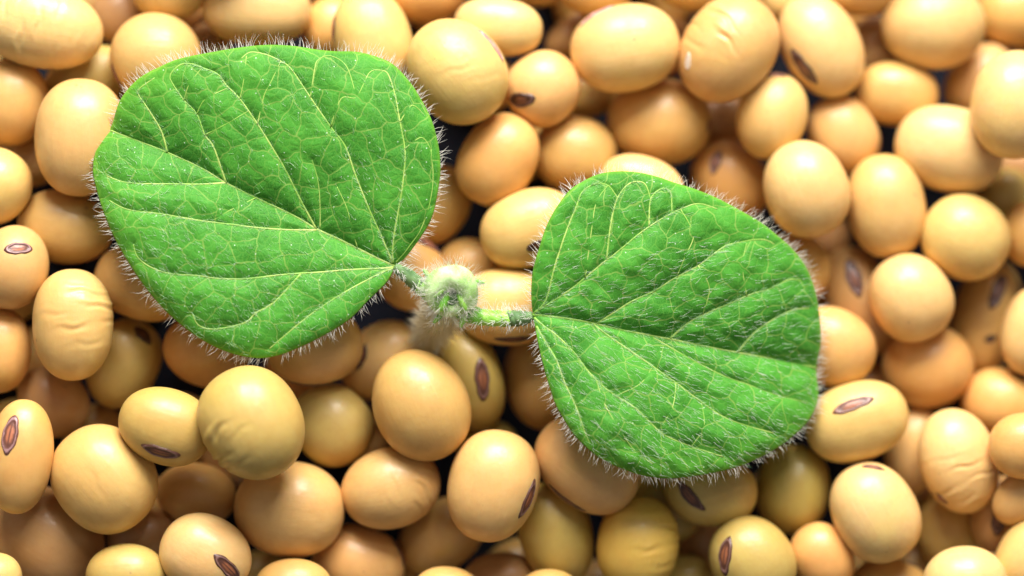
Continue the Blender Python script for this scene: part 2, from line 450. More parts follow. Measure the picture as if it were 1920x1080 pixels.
 (550, 1102, 74, 55, 0, 3, 'O', 'orange topped soybean at the bottom border under the large plain bean', None, None),
 (733, 915, 95, 76, 16, 3, 'K', 'two toned tan soybean with faint curved creases, below the large smooth bean', None, (-60, 8, 1.5, 50, 5, 38)),
 (591, 651, 90, 70, 10, 3, 'K', 'smooth tan soybean under the bottom right edge of the left leaf', [(570, 722, -6, 36, 7, 1.0)], None),
 (543, 955, 104, 90, -5, 3, 'K', 'large plain tan soybean with one tiny dark speck, under the green tinged bean', None, None),
 (237, 1080, 76, 61, 0, 3, 'V', 'yellow soybean cut by the bottom border left of the eyed bean', None, None),
 (-15, 1086, 56, 50, 0, 3, 'Y', 'small piece of yellow soybean in the very bottom left corner', None, None),
 (22, 501, 80, 69, 72, 3, 'K', 'soybean at the left border with a pale ringed eye facing up', [(45, 466, 9, 32, 15, 1.9)], None),
 (-12, 350, 74, 69, 60, 3, 'Y', 'glossy yellow soybean cut by the left border above the eyed one', None, None),
 # ---- layer 4
 (150, 258, 110, 84, 86, 4, 'K', 'large smooth peach soybean touching the left tip of the left leaf', None, None),
 (137, 609, 105, 75, 90, 4, 'Y', 'tall pale yellow soybean with wrinkles on its upper right, at the left', None, (4, 9, 2.4, 36, -24, 58)),
 (38, 856, 108, 61, 84, 4, 'O', 'tall soybean at the left border with a pink brown eye at its top', [(28, 812, 82, 44, 19, 2.0)], None),
 (195, 898, 105, 94, -50, 4, 'Y', 'large round yellow soybean with finely dimpled skin at lower left', None, (-40, 14, 0.5, 30, 20, 60)),
 (315, 797, 89, 71, -20, 4, 'V', 'yellow green oval soybean with a dark ringed eye facing down', [(312, 842, -17, 44, 15, .9)], None),
 (385, 1042, 88, 76, -28, 4, 'P', 'pale glossy soybean with a dark eye at its lower right, at the bottom left', [(434, 1060, -42, 44, 16, .9)], None),
 (1366, 92, 106, 87, 55, 4, 'K', 'large peach soybean with deep white creases at the top right', [(1288, 118, 70, 18, 9, 3.4)], (-42, 9, 3.6, -28, -38, 46)),
 (1172, 90, 103, 82, 10, 4, 'P', 'large oval soybean with a lavender scar on its top left rim', [(1112, 24, 33, 46, 10, 2.6)], None),
 (857, 134, 104, 89, -52, 4, 'Y', 'big yellowish oval soybean right of the left leaf with a lavender scar on its rim', [(926, 84, -52, 46, 10, 2.4)], (35, 12, 0.5, 10, 10, 70)),
 (1512, 355, 92, 79, -70, 4, 'P', 'pale egg shaped soybean standing just right above the right leaf', None, None),
 (1811, 446, 84, 79, -30, 4, 'Y', 'round pale yellow soybean near the right border at mid height', None, None),
 (1708, 558, 84, 76, -60, 4, 'P', 'bright round soybean sitting on the broad orange one at the right', None, None),
 (1607, 790, 98, 74, 18, 4, 'Y', 'oval soybean with a straight pink brown eye, right of the right leaf bottom', [(1592, 757, 20, 46, 14, 1.7)], None),
 (1100, 873, 106, 78, -38, 4, 'K', 'long soybean with scar along its underside, under the right leaf lower left edge', [(1062, 934, -38, 50, 10, .8)], None),
 (1412, 1052, 88, 76, -50, 4, 'V', 'ochre soybean at the bottom with an upright brown eye on its left side', [(1356, 1037, 84, 44, 17, .9)], None),
 (1797, 864, 100, 73, -74, 4, 'P', 'bright lumpy soybean with a dimple at its lower end, lower right', [(1762, 932, -30, 16, 7, 1.8)], (30, 9, 2.0, 5, 40, 55)),
 (1926, 836, 72, 63, 0, 4, 'O', 'bright orange soybean cut by the right border at lower right', None, None),
 # ---- layer 5
 (481, 789, 107, 94, -60, 5, 'V', 'large green tinged matt soybean with fan creases on its lower left rim', None, (40, 9, 4.5, -66, 46, 52)),
 (789, 759, 108, 90, -66, 5, 'C', 'large smooth eyeless soybean in the front, below and left of the fuzzy bud', None, None),
 (924, 911, 106, 85, 76, 5, 'K', 'large glossy soybean with an eye on its right rim at the bottom middle', [(989, 932, 61, 44, 14, .9)], None),
 (1641, 961, 97, 79, -62, 5, 'P', 'glossy cream soybean with a small brown scar on its top, at lower right', [(1634, 876, -28, 24, 9, 1.1)], None),
 (1905, 197, 102, 85, 80, 5, 'P', 'overexposed pale soybean cut by the right border near the top', None, None),
 (1808, 1096, 80, 73, 0, 5, 'P', 'blown out white topped soybean at the bottom border on the right', None, None),
]
TOP = {0: -215, 1: -150, 2: -88, 3: -30, 4: 5, 5: 32}


def zplane(u, v, c=-66.0):
    return c - SX * (u - 960) - SY * (540 - v)


FZ = lambda x, y: FLOOR0 - SX * x - SY * y        # the bench in plan units

# height map for dropping the beans on one another (plan units, 4 per cell)
G = 4.0
GX0, GY0, GNX, GNY = -1500, -1000, 750, 500
gx = GX0 + G * (np.arange(GNX) + .5); gy = GY0 + G * (np.arange(GNY) + .5)
GXX, GYY = np.meshgrid(gx, gy)
H = FZ(GXX, GYY)


def footprint(c, a, b, h, ang, shrink=0.955):
    R = max(a, b)
    i0, i1 = [int((c[0] + s * R - GX0) / G) for s in (-1, 1)]
    j0, j1 = [int((c[1] + s * R - GY0) / G) for s in (-1, 1)]
    i0, j0 = max(i0, 0), max(j0, 0); i1, j1 = min(i1 + 1, GNX), min(j1 + 1, GNY)
    X = GXX[j0:j1, i0:i1] - c[0]; Y = GYY[j0:j1, i0:i1] - c[1]
    ca, sa = math.cos(ang), math.sin(ang)
    q = ((X * ca + Y * sa) / (a * shrink)) ** 2 + ((-X * sa + Y * ca) / (b * shrink)) ** 2
    ins = q < 1
    hh = np.where(ins, h * shrink * np.sqrt(np.clip(1 - q, 0, 1)), 0)
    return (slice(j0, j1), slice(i0, i1)), ins, hh


def contact(c, a, b, h, ang):
    sl, ins, hh = footprint(c, a, b, h, ang)
    if not ins.any():
        return -1e9
    return float((H[sl] + hh)[ins].max())


def stamp(c, z, a, b, h, ang):
    sl, ins, hh = footprint(c, a, b, h, ang)
    H[sl] = np.where(ins, np.maximum(H[sl], z + hh), H[sl])


def lowfreq(n, seed, amp):
    r = np.random.default_rng(seed)
    d = np.zeros(len(n))
    for k in range(7):
        f = r.normal(size=3) * r.uniform(1.0, 2.1)
        d += np.sin(n @ f + r.uniform(0, 6.28)) * r.uniform(.4, 1)
    return amp * d / 7 * 1.6


class Shape:
    """a seed: sphere directions n -> points (plan units, local frame: x length, y width, z towards the lens)"""
    def __init__(s, a, b, h, seed, ang, wr=None):
        s.a, s.b, s.h, s.seed, s.ang, s.wr = a, b, h, seed, ang, wr
        r = np.random.default_rng(seed + 99)
        s.egg = r.uniform(-0.05, 0.05); s.flat = r.uniform(2.02, 2.25)

    def pts(s, n, offset=0.0):
        p = s.flat
        m = (np.abs(n) ** p).sum(1) ** (-1 / p)
        q = n * m[:, None]
        d = lowfreq(n, s.seed, 0.022)
        sil = 1 - 0.6 * (1 - np.abs(n[:, 2]))
        q = q * (1 + d * sil)[:, None]
        x = q[:, 0] * s.a; y = q[:, 1] * s.b * (1 + s.egg * n[:, 0]); z = q[:, 2] * s.h
        out = np.stack([x, y, z], 1)
        if s.wr:
            la, fr, amp, mu, mv, mr = s.wr
            ca, sa = math.cos(s.ang), math.sin(s.ang)
            X = x * ca - y * sa; Y = x * sa + y * ca                 # picture frame
            l = math.radians(la)
            t_ = -X * math.sin(l) + Y * math.cos(l); al = X * math.cos(l) + Y * math.sin(l)
            r = np.random.default_rng(s.seed)
            ph = 1.7 * np.sin(al / 33 + r.uniform(0, 6) + t_ / 40) + .9 * np.sin(al / 15 + t_ / 19) + .5 * np.sin(al / 8 - t_ / 11)
            w = np.sin(t_ / fr * 2.0 + ph) + .55 * np.sin(t_ / fr * 3.7 + 1.6 * ph + 1)
            am = np.clip(.45 + .55 * np.sin(al / 19 + t_ / 13 + 2) + .3 * np.sin(t_ / 9 + al / 31), 0, 1.3)
            g = np.exp(-((X - mu) ** 2 + (Y + mv) ** 2) / (mr ** 2)) * (n[:, 2] > -.3)
            out = out * (1 + (amp * w * am * g * 0.75 / s.b))[:, None]
        if np.any(offset):
            nn = n / np.array([s.a, s.b, s.h]); nn /= np.linalg.norm(nn, axis=1)[:, None]
            out = out + nn * (offset if np.isscalar(offset) else np.asarray(offset)[:, None])
        return out


def bean_matrix(c, z, ang):
    w = Vector(W(np.array([c[0], c[1], z])))
    return Matrix.Translation(w) @ ROT.to_4x4() @ Matrix.Rotation(ang, 4, 'Z')


def add_hilum(parent, shp, px, py, tilt, hl, hw, bright, sc):
    """px,py: place on the seed in the picture frame; a lens shaped scar with a raised rim"""
    ca, sa = math.cos(shp.ang), math.sin(shp.ang)
    lx, ly = px * ca + py * sa, -px * sa + py * ca
    e = np.array([lx / shp.a, ly / shp.b]); rr = np.linalg.norm(e)
    lim = 0.93 if bright >= 1.3 else 0.985
    if rr > lim:
        e *= lim / rr; rr = lim
    n0 = np.array([e[0], e[1], math.sqrt(1 - rr * rr)])
    ctr = n0 * np.array([shp.a, shp.b, shp.h])
    nn = n0 / np.array([shp.a, shp.b, shp.h]); nn /= np.linalg.norm(nn)
    th = math.radians(tilt) - shp.ang
    T = np.array([math.cos(th), math.sin(th), 0.0]); T -= nn * (T @ nn); T /= np.linalg.norm(T)
    B = np.cross(nn, T)
    nr, na = 14, 48
    prof = lambda r: np.interp(r, [0, .25, .55, .70, .82, 1.0], [1.2, 0.8, 0.4, 1.9, 1.5, -1.0])
    V, UV = [], []
    rs = np.linspace(0, 1, nr + 1)[1:]
    an = np.linspace(0, 2 * math.pi, na, endpoint=False)
    s = np.concatenate([[0]] + [r * np.cos(an) for r in rs]); tt = np.concatenate([[0]] + [r * np.sin(an) for r in rs])
    rad = np.concatenate([[0]] + [np.full(na, r) for r in rs])
    lens = np.clip(1 - .28 * np.abs(s) ** 3, .5, 1) * (1 + .07 * np.sin(s * 5 + px) + .05 * np.sin(s * 11 + py)) * .88
    pts = ctr + np.outer(s * hl, T) + np.outer(tt * hw * lens, B)
    n = pts / np.array([shp.a, shp.b, shp.h]); n /= np.linalg.norm(n, axis=1)[:, None]
    out = shp.pts(n, prof(rad) * (1.15 if hw > 12 else .8)) * sc * K
    F = [[0, 1 + i, 1 + (i + 1) % na] for i in range(na)]
    for k in range(nr - 1):
        o0, o1 = 1 + k * na, 1 + (k + 1) * na
        F += [[o0 + i, o1 + i, o1 + (i + 1) % na, o0 + (i + 1) % na] for i in range(na)]
    if bright > 3:
        return mesh_obj('skin_flake', out, F, M_HAIR, parent)
    o = mesh_obj('hilum', out, F, M_HILUM, parent, uv=np.stack([s, tt], 1))
    if bright >= 2.2:
        o.color = (3.0, 3.6, 5.0, 1)
        return o
    bright = min(bright, 1 + (bright - 1) * .45) if bright < 2.2 else 1.9
    o.color = (bright, bright * (1.0 if bright < 1.4 else 1.05), bright * (1.0 if bright < 1.4 else 1.25), 1)
    return o


GROUP = 'soybeans heaped in the pile'
filler_meshes = []
for i in range(6):
    shp = Shape(80, 67, 62, 500 + i, 0)
    v, f = ICO[4]
    me = bpy.data.meshes.new('soybean')
    me.from_pydata((shp.pts(v) * K).tolist(), [], f)
    me.polygons.foreach_set('use_smooth', [True] * len(me.polygons))
    me.materials.append(M_BEAN)
    filler_meshes.append(me)


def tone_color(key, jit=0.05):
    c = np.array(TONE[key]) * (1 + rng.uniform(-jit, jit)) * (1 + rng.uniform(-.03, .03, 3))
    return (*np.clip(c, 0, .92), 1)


def filler(x, y, label, group, zmin=None, s=None):
    s = s or rng.uniform(.82, 1.02)
    ang = rng.uniform(0, math.pi)
    a, b, h = 80 * s, 67 * s, 62 * s
    z = contact((x, y), a, b, h, ang)
    if z < -1e8:
        return None
    if zmin is not None:
        z = max(z, zmin)
    stamp((x, y), z, a, b, h, ang)
    o = bpy.data.objects.new('soybean', filler_meshes[int(rng.integers(6))])
    COL.objects.link(o)
    o.matrix_world = bean_matrix((x, y), z, ang) @ Matrix.Scale(s, 4)
    o.color = tone_color(random.choice('YCOKC'), .08)
    tag(o, label, 'soybean', group)
    return o


def inside_frame(x, y, m=0):
    return abs(x) < 960 + m and abs(y) < 540 + m


# supporting layer on the bench, below everything
HID = ('shadowed soybean deep down in the pile, barely visible through a gap', 'soybeans buried at the bottom of the pile')
OUT = ('pale yellow soybean of the pile lying outside the edge of the photograph', 'soybeans beyond the edge of the photograph')
LFB = ('soybean lying out of sight beneath a green leaf', 'soybeans hidden beneath the leaves')
for j in range(-5, 6):
    for i in range(-8, 9):
        x = i * 165 + (j % 2) * 82 + rng.uniform(-22, 22); y = j * 145 + rng.uniform(-20, 20)
        if rng.uniform() < (0.80 if inside_frame(x, y) else 0.10):
            continue
        if not inside_frame(x, y, 230):
            continue
        lab = HID if inside_frame(x, y, 20) else OUT
        filler(x, y, lab[0], lab[1])

soy = []
for idx, (u, v, a, b, ang, lay, tone, label, hil, wr) in enumerate(sorted(BEANS, key=lambda q: q[5])):
    ang = math.radians(ang)
    h = b * (0.97 if lay > 0 else .9)
    ztop = zplane(u, v) + TOP[lay] + rng.uniform(-6, 6)
    z = ztop - h
    for _ in range(3):
        s = (D - z) / D
        c = P(u, v, z)[:2]
        zc = contact(c, a * s, b * s, h * s, ang)
        z = max(ztop - h, zc)
    # hidden seeds that carry this one when nothing else does
    n_ = 0
    while lay >= 2 and z - zc > 95 and n_ < 3:
        o = filler(c[0] + rng.uniform(-12, 12), c[1] + rng.uniform(-12, 12), HID[0], HID[1], s=.72)
        zc = contact(c, a * s, b * s, h * s, ang); n_ += 1
        z = max(z, zc)
    stamp(c, z, a * s, b * s, h * s, ang)
    shp = Shape(a, b, h, idx, ang, wr)
    vv, ff = ICO[6 if wr else (5 if lay >= 1 else 4)]
    o = mesh_obj('soybean', shp.pts(vv) * s * K, ff, M_BEAN)
    o.matrix_world = bean_matrix(c, z, ang)
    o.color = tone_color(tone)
    tag(o, label, 'soybean', GROUP)
    for q in (hil or []):
        add_hilum(o, shp, q[0] - u, -(q[1] - v), q[2], q[3], q[4], q[5], s)
    soy.append((lay, z + h - zplane(u, v)))

# seeds beneath the leaves and around the picture (second layer)
LEAF_SPOTS = [(330, 240), (470, 170), (620, 190), (280, 390), (420, 330), (570, 330), (700, 260), (400, 480), (540, 500), (680, 390),
              (1120, 440), (1260, 430), (1400, 500), (1090, 590), (1230, 590), (1370, 620), (1180, 730), (1320, 760), (1440, 740)]
for (u, v) in LEAF_SPOTS:
    c = P(u + rng.uniform(-10, 10), v + rng.uniform(-10, 10), -230)
    filler(c[0], c[1], LFB[0], LFB[1])
for j in range(-5, 6):
    for i in range(-8, 9):
        x = i * 158 + (j % 2) * 79 + rng.uniform(-20, 20); y = j * 140 + rng.uniform(-20, 20)
        if inside_frame(x, y, 125) or not inside_frame(x, y, 235):
            continue
        filler(x, y, OUT[0], OUT[1])
for l in range(6):
    q = [t_ for (k, t_) in soy if k == l]
    print('layer', l, len(q), 'top rel', np.round(np.percentile(q, [5, 50, 95])))


# ---------------------------------------------------------------- the seedling
def catmull(pts, per=12, closed=False):
    p = np.asarray(pts, float)
    n = len(p)
    if closed:
        idx = lambda k: p[k % n]; segs = n
    else:
        idx = lambda k: p[min(max(k, 0), n - 1)]; segs = n - 1
    out = []
    for k in range(segs):
        p0, p1, p2, p3 = idx(k - 1), idx(k), idx(k + 1), idx(k + 2)
        for t_ in np.linspace(0, 1, per, endpoint=False):
            out.append(.5 * ((2 * p1) + (-p0 + p2) * t_ + (2 * p0 - 5 * p1 + 4 * p2 - p3) * t_ ** 2 + (-p0 + 3 * p1 - 3 * p2 + p3) * t_ ** 3))
    if not closed:
        out.append(p[-1])
    return np.array(out)


def dist_poly(q, line):
    """distance from points q (n,2) to polyline, chunked; also signed side of the nearest segment"""
    a, b = line[:-1], line[1:]
    d = b - a; L2 = (d ** 2).sum(1) + 1e-9
    best = np.full(len(q), 1e9); side = np.zeros(len(q)); par = np.zeros(len(q))
    for k in range(len(a)):
        w = q - a[k]
        t_ = np.clip((w @ d[k]) / L2[k], 0, 1)
        r = np.hypot(*(w - t_[:, None] * d[k]).T)
        m = r < best
        best[m] = r[m]; side[m] = np.sign(d[k][0] * w[m, 1] - d[k][1] * w[m, 0]); par[m] = (k + t_[m]) / len(a)
    return best, side, par


LEAFA = dict(
    label='larger upper leaf blade, smooth with a yellow net of veins',
    base=(742, 500), centre=(505, 375),
    outline=[(742, 500), (761, 482), (790, 443), (811, 404), (823, 348), (826, 312), (823, 277), (811, 229), (789, 185), (765, 149), (736, 120), (705, 106),
             (669, 97), (632, 96), (596, 93), (550, 86), (500, 84), (449, 89), (401, 97), (340, 109), (304, 123), (259, 148), (225, 188), (208, 238),
             (188, 262), (177, 292), (174, 322), (180, 352), (192, 392), (213, 443), (241, 492), (276, 543), (318, 590), (371, 632), (424, 659), (477, 671),
             (515, 668), (550, 656), (603, 631), (656, 598), (691, 563), (726, 528)],
    mid=[(742, 500), (709, 485), (638, 450), (593, 429), (550, 404), (480, 371), (424, 343), (377, 315), (314, 286), (266, 267), (208, 245)],
    veins=[[(593, 429), (564, 376), (536, 320), (516, 286), (483, 233), (449, 185), (425, 161), (408, 139), (379, 127), (360, 120), (338, 122), (321, 137), (319, 150)],
           [(735, 493), (730, 478), (712, 436), (691, 390), (666, 327), (647, 274), (620, 238), (582, 183), (546, 130), (526, 115), (500, 103), (470, 98), (452, 110)],
           [(737, 492), (736, 470), (740, 433), (751, 373), (758, 320), (759, 279), (750, 229), (741, 180), (731, 147), (722, 134), (702, 131)],
           [(424, 343), (401, 277), (384, 253), (369, 214), (345, 188), (326, 161), (319, 148)],
           [(314, 286), (302, 245), (276, 202), (260, 178), (262, 166), (290, 146)],
           [(424, 343), (371, 346), (330, 345), (283, 345), (235, 342), (200, 330)],
           [(593, 432), (533, 431), (480, 427), (441, 422), (371, 413), (301, 401), (240, 393), (205, 376)],
           [(738, 500), (723, 503), (656, 506), (610, 510), (533, 515), (459, 523), (406, 522), (371, 517), (318, 513), (283, 501), (258, 482), (250, 458)],
           [(738, 503), (723, 508), (691, 524), (645, 549), (586, 587), (533, 630), (505, 654)],
           [(564, 514), (515, 566), (480, 587), (459, 605), (406, 617), (374, 611), (361, 590)],
           [(600, 428), (600, 383), (596, 338), (585, 300)],
           [(670, 465), (656, 411), (649, 387), (632, 350)],
           [(620, 238), (640, 185), (668, 182), (690, 140), (702, 131)],
           [(450, 185), (457, 150), (462, 105)],
           [(582, 183), (590, 130), (597, 112), (620, 105), (650, 125), (668, 182)],
           [(480, 371), (430, 395), (400, 413)],
           [(742, 492), (765, 465), (790, 428), (806, 380), (812, 330), (808, 280)],
           [(759, 279), (790, 258), (808, 280)], [(750, 229), (772, 198), (795, 215)],
           [(483, 233), (495, 180), (510, 150), (526, 115)],
           [(384, 253), (420, 235), (449, 218), (466, 208)],
           [(369, 214), (385, 186), (425, 166)],
           [(345, 188), (355, 158), (379, 127)]],
)
LEAFB = dict(
    label='smaller lower right leaf blade covered in lying white hairs',
    base=(999, 590), centre=(1265, 610),
    outline=[(999, 590), (996, 552), (998, 513), (1005, 484), (1015, 451), (1027, 418), (1045, 386), (1069, 356), (1098, 337), (1128, 325), (1164, 321), (1202, 324),
             (1238, 333), (1267, 343), (1305, 355), (1350, 374), (1398, 400), (1428, 418), (1457, 441), (1484, 465), (1508, 495), (1523, 527), (1533, 566),
             (1538, 607), (1539, 645), (1533, 676), (1531, 705), (1535, 735), (1530, 762), (1515, 790), (1490, 815), (1460, 838), (1420, 860), (1380, 876),
             (1330, 888), (1290, 894), (1252, 897), (1207, 892), (1178, 883), (1142, 868), (1110, 848), (1077, 816), (1056, 784), (1041, 757), (1030, 724),
             (1021, 695), (1012, 659), (1004, 618)],
    mid=[(999, 590), (1039, 594), (1098, 603), (1163, 618), (1252, 635), (1326, 650), (1400, 664), (1457, 674), (1532, 690)],
    veins=[[(1001, 588), (1015, 578), (1069, 543), (1128, 495), (1158, 472), (1202, 436), (1241, 410), (1276, 392), (1310, 382), (1345, 392)],
           [(1003, 586), (1024, 562), (1039, 504), (1060, 439), (1081, 386), (1092, 360), (1116, 345), (1140, 348), (1158, 371)],
           [(1137, 487), (1146, 415), (1158, 371), (1181, 344), (1208, 344), (1220, 374)],
           [(1217, 424), (1220, 374), (1241, 354), (1258, 362), (1259, 398)],
           [(1120, 606), (1181, 567), (1226, 546), (1264, 522), (1309, 498), (1354, 465), (1377, 456), (1428, 449), (1452, 458)],
           [(1256, 635), (1288, 607), (1318, 590), (1368, 569), (1410, 551), (1442, 542), (1481, 524), (1502, 528)],
           [(1383, 660), (1413, 625), (1451, 598), (1487, 581), (1517, 578)],
           [(1002, 596), (1020, 612), (1044, 630), (1074, 659), (1104, 698), (1127, 721), (1154, 742), (1192, 766), (1231, 804), (1252, 819), (1296, 837), (1355, 856)],
           [(1110, 606), (1135, 626), (1178, 656), (1222, 686), (1267, 718), (1311, 751), (1355, 781), (1400, 798), (1450, 812)],
           [(1006, 612), (1027, 648), (1044, 677), (1059, 718), (1080, 763), (1098, 813), (1106, 832)],
           [(1225, 633), (1296, 674), (1355, 704), (1394, 718), (1460, 742), (1515, 755)],
           [(1118, 712), (1133, 757), (1163, 807), (1190, 845), (1225, 870)],
           [(1097, 522), (1108, 440), (1118, 380), (1140, 348)],
           [(1276, 392), (1300, 440), (1285, 480), (1270, 516)],
           [(1309, 498), (1330, 540), (1318, 588)], [(1400, 555), (1392, 500), (1400, 456)],
           [(1154, 742), (1200, 720), (1222, 690)], [(1267, 718), (1262, 760), (1240, 800)],
           [(1296, 837), (1320, 800), (1315, 755)]],
)


def build_leaf(spec, root, root_w, zfun, dens, which):
    ol = catmull(spec['outline'], 14, True)
    ctr = np.array(spec['centre'], float)
    th = np.arctan2(ol[:, 1] - ctr[1], ol[:, 0] - ctr[0])
    NA, NR = 760, 130
    # resample outline evenly by arc length
    seg = np.hypot(*np.diff(np.vstack([ol, ol[:1]]), axis=0).T); cum = np.concatenate([[0], np.cumsum(seg)])
    ss = np.linspace(0, cum[-1], NA, endpoint=False)
    olc = np.vstack([ol, ol[:1]])
    ring = np.stack([np.interp(ss, cum, olc[:, 0]), np.interp(ss, cum, olc[:, 1])], 1)
    rs = np.linspace(0, 1, NR + 1)[1:] ** 0.85
    uvs = np.vstack([ctr[None]] + [ctr + r * (ring - ctr) for r in rs])
    mid = catmull(spec['mid'], 6)
    veins = [catmull(x, 6) for x in spec['veins']]
    dm, side, par = dist_poly(uvs, mid)
    dv = dm.copy()
    for x in veins[:11]:
        dv = np.minimum(dv, dist_poly(uvs, x)[0] + 1)
    dv2 = dv.copy()
    for x in veins[11:]:
        dv2 = np.minimum(dv2, dist_poly(uvs, x)[0] + 3)
    redge = np.concatenate([[0]] + [np.full(NA, r) for r in rs])
    de = (1 - redge) * np.hypot(*(np.vstack([ring] * 1) - ctr).T).mean()

    def surf(q, dm, side, dv, dv2, de):
        return zfun(q, dm, side, dv, dv2, de)
    z = surf(uvs, dm, side, dv, dv2, de)
    pts = W(P(uvs[:, 0], uvs[:, 1], z)) - root_w
    F = [[0, 1 + (i + 1) % NA, 1 + i] for i in range(NA)]
    for k in range(NR - 1):
        o0, o1 = 1 + k * NA, 1 + (k + 1) * NA
        F += [[o0 + i, o0 + (i + 1) % NA, o1 + (i + 1) % NA, o1 + i] for i in range(NA)]
    blade = mesh_obj('leaf_blade', pts, F, M_LEAF, root, uv=uvs / 100.0)
    blade['label'] = spec['label']
    me = blade.data
    # make the upper side face the lens
    if (W(np.array([0, 0, 1.])) - W(np.zeros(3))) @ np.array(me.polygons[len(me.polygons) // 2].normal) < 0:
        me.flip_normals()
    for nm, arr in (('rim', np.clip(1 - de / 7.0, 0, 1) * .8 + .42 * np.exp(-de / 34.0) * (np.clip((520 - uvs[:, 0]) / 250, 0, 1) if which == 'A' else np.clip((uvs[:, 1] - 700) / 150, 0, 1))), ('nearvein', np.exp(-dv / 3.5))):
        at = me.attributes.new(nm, 'FLOAT', 'POINT'); at.data.foreach_set('value', arr.astype(np.float32))
    sol = blade.modifiers.new('thickness', 'SOLIDIFY'); sol.thickness = 3.0 * K; sol.offset = -1.0

    # lookup of the surface at any place on it: nearest vertex of the fan
    from mathutils.kdtree import KDTree
    kd = KDTree(len(uvs))
    for i in range(0, len(uvs)):
        kd.insert((uvs[i, 0], uvs[i, 1], 0), i)
    kd.balance()

    def zat(q):
        r = []
        for x, y in q:
            hits = kd.find_n((x, y, 0), 3)
            wsum = sum(1 / (h[2] + .3) for h in hits)
            r.append(sum(z[h[1]] / (h[2] + .3) for h in hits) / wsum)
        return np.array(r)

    # veins as raised ribs lying in the blade
    for k, (line, r0, r1) in enumerate([(mid, 3.6, 1.5)] + [(x, 2.5 if i < 10 else 1.3, 1.0 if i < 10 else .8) for i, x in enumerate(veins)]):
        zz = zat(line)
        zz = np.convolve(np.pad(zz, 2, 'edge'), np.ones(5) / 5, 'valid')
        rad = np.linspace(r0, r1, len(line))
        c3 = P(line[:, 0], line[:, 1], zz - rad * 0.25)
        tube(c3, rad, M_VEIN, 'vein' if k else 'midrib', blade, root_w, nseg=7, squash=.8)
    return blade, ring, zat, mid, veins, ol


def tube(c3, rad, m, name, parent, root_w, nseg=10, squash=1.0, bump=0.0):
    c3 = np.asarray(c3); n = len(c3)
    tan = np.gradient(c3, axis=0); tan /= np.linalg.norm(tan, axis=1)[:, None] + 1e-9
    up = np.array([0, 0, 1.0]) if abs(tan[:, 2]).mean() < .8 else np.array([0, 1.0, 0])
    s = np.cross(tan, up); s /= np.linalg.norm(s, axis=1)[:, None] + 1e-9
    w = np.cross(s, tan)
    an = np.linspace(0, 2 * math.pi, nseg, endpoint=False)
    V = []
    for i in range(n):
        r = rad[i] * (1 + bump * np.sin(3 * an + i * .9))
        V.append(c3[i] + np.outer(np.cos(an) * r, s[i]) + np.outer(np.sin(an) * r * squash, w[i]))
    V = np.vstack(V)
    F = [[i * nseg + k, i * nseg + (k + 1) % nseg, (i + 1) * nseg + (k + 1) % nseg, (i + 1) * nseg + k] for i in range(n - 1) for k in range(nseg)]
    F += [list(range(nseg))[::-1], [(n - 1) * nseg + k for k in range(nseg)]]
    return mesh_obj(name, W(V) - root_w, F, m, parent)


def hairs(root3, dir3, length, r0, m, name, parent, root_w, bend=.25):
    """root3, dir3 in plan units; each hair a tapered three sided needle bending a little"""
    n = len(root3)
    d = dir3 / (np.linalg.norm(dir3, axis=1)[:, None] + 1e-9)
    a = np.cross(d, rng.normal(size=(n, 3))); a /= np.linalg.norm(a, axis=1)[:, None]
    b = np.cross(d, a)
    bd = a * (rng.normal(size=(n, 1)) * bend)
    L = np.broadcast_to(np.asarray(length, float), (n,))[:, None]
    R = np.broadcast_to(np.asarray(r0, float), (n,))[:, None]
    V = np.empty((n, 10, 3))
    for k, t_ in enumerate((0, .35, .7)):
        c = root3 + d * L * t_ + bd * L * t_ ** 2
        for j in range(3):
            an = j * 2.0944
            V[:, k * 3 + j] = c + (a * math.cos(an) + b * math.sin(an)) * R * (1 - .75 * t_)
    V[:, 9] = root3 + d * L + bd * L
    fa = []
    for k in range(2):
        for j in range(3):
            fa.append([k * 3 + j, k * 3 + (j + 1) % 3, (k + 1) * 3 + (j + 1) % 3, (k + 1) * 3 + j])
    tri = [[6, 7, 9], [7, 8, 9], [8, 6, 9]]
    F = []
    for i in range(n):
        o = i * 10
        F += [[o + x for x in f] for f in fa] + [[o + x for x in f] for f in tri]
    o = mesh_obj(name, W(V.reshape(-1, 3)) - root_w, F, m, parent)
    o['kind'] = 'stuff'
    return o


STEM_BASE = P(800, 655, -400)
SB = W(STEM_BASE)
seedling = bpy.data.objects.new('seedling', None)
COL.objects.link(seedling)
seedling.empty_display_size = .02
seedling.location = Vector(SB)
tag(seedling, 'young green hairy soybean seedling with two opened leaves growing out of the heap', 'seedling')


def wav(q, s1, seed):
    r = np.random.default_rng(seed); o = 0
    for k in range(9):
        f = r.normal(size=2) / s1
        o = o + np.sin(q @ f + r.uniform(0, 6.28))
    return o / 9 * 1.7


def z_left(q, dm, side, dv, dv2, de):
    low = side < 0                                     # set below once the sign is known
    up_s, lo_s = .26, .38
    m = q[:, 1] - (0.50 * (q[:, 0] - 742) + 500)       # > 0: below the midrib line
    low = m > 0
    fold = np.where(low, lo_s * dm - .0009 * dm ** 2, up_s * dm - .00075 * dm ** 2)
    z = -6 + fold
    z += 8 * (1 - np.exp(-dv / 24.0)) * (1 - np.exp(-de / 25.0))
    z += 2.5 * (1 - np.exp(-dv2 / 9.0))
    z += 3.2 * wav(q, 22.0, 3) * (1 - np.exp(-dv / 14.0)) + 7 * wav(q, 95.0, 5)
    z -= .00016 * np.maximum(0, 520 - q[:, 0]) ** 2
    z -= 10 * np.exp(-de / 16.0)
    return z


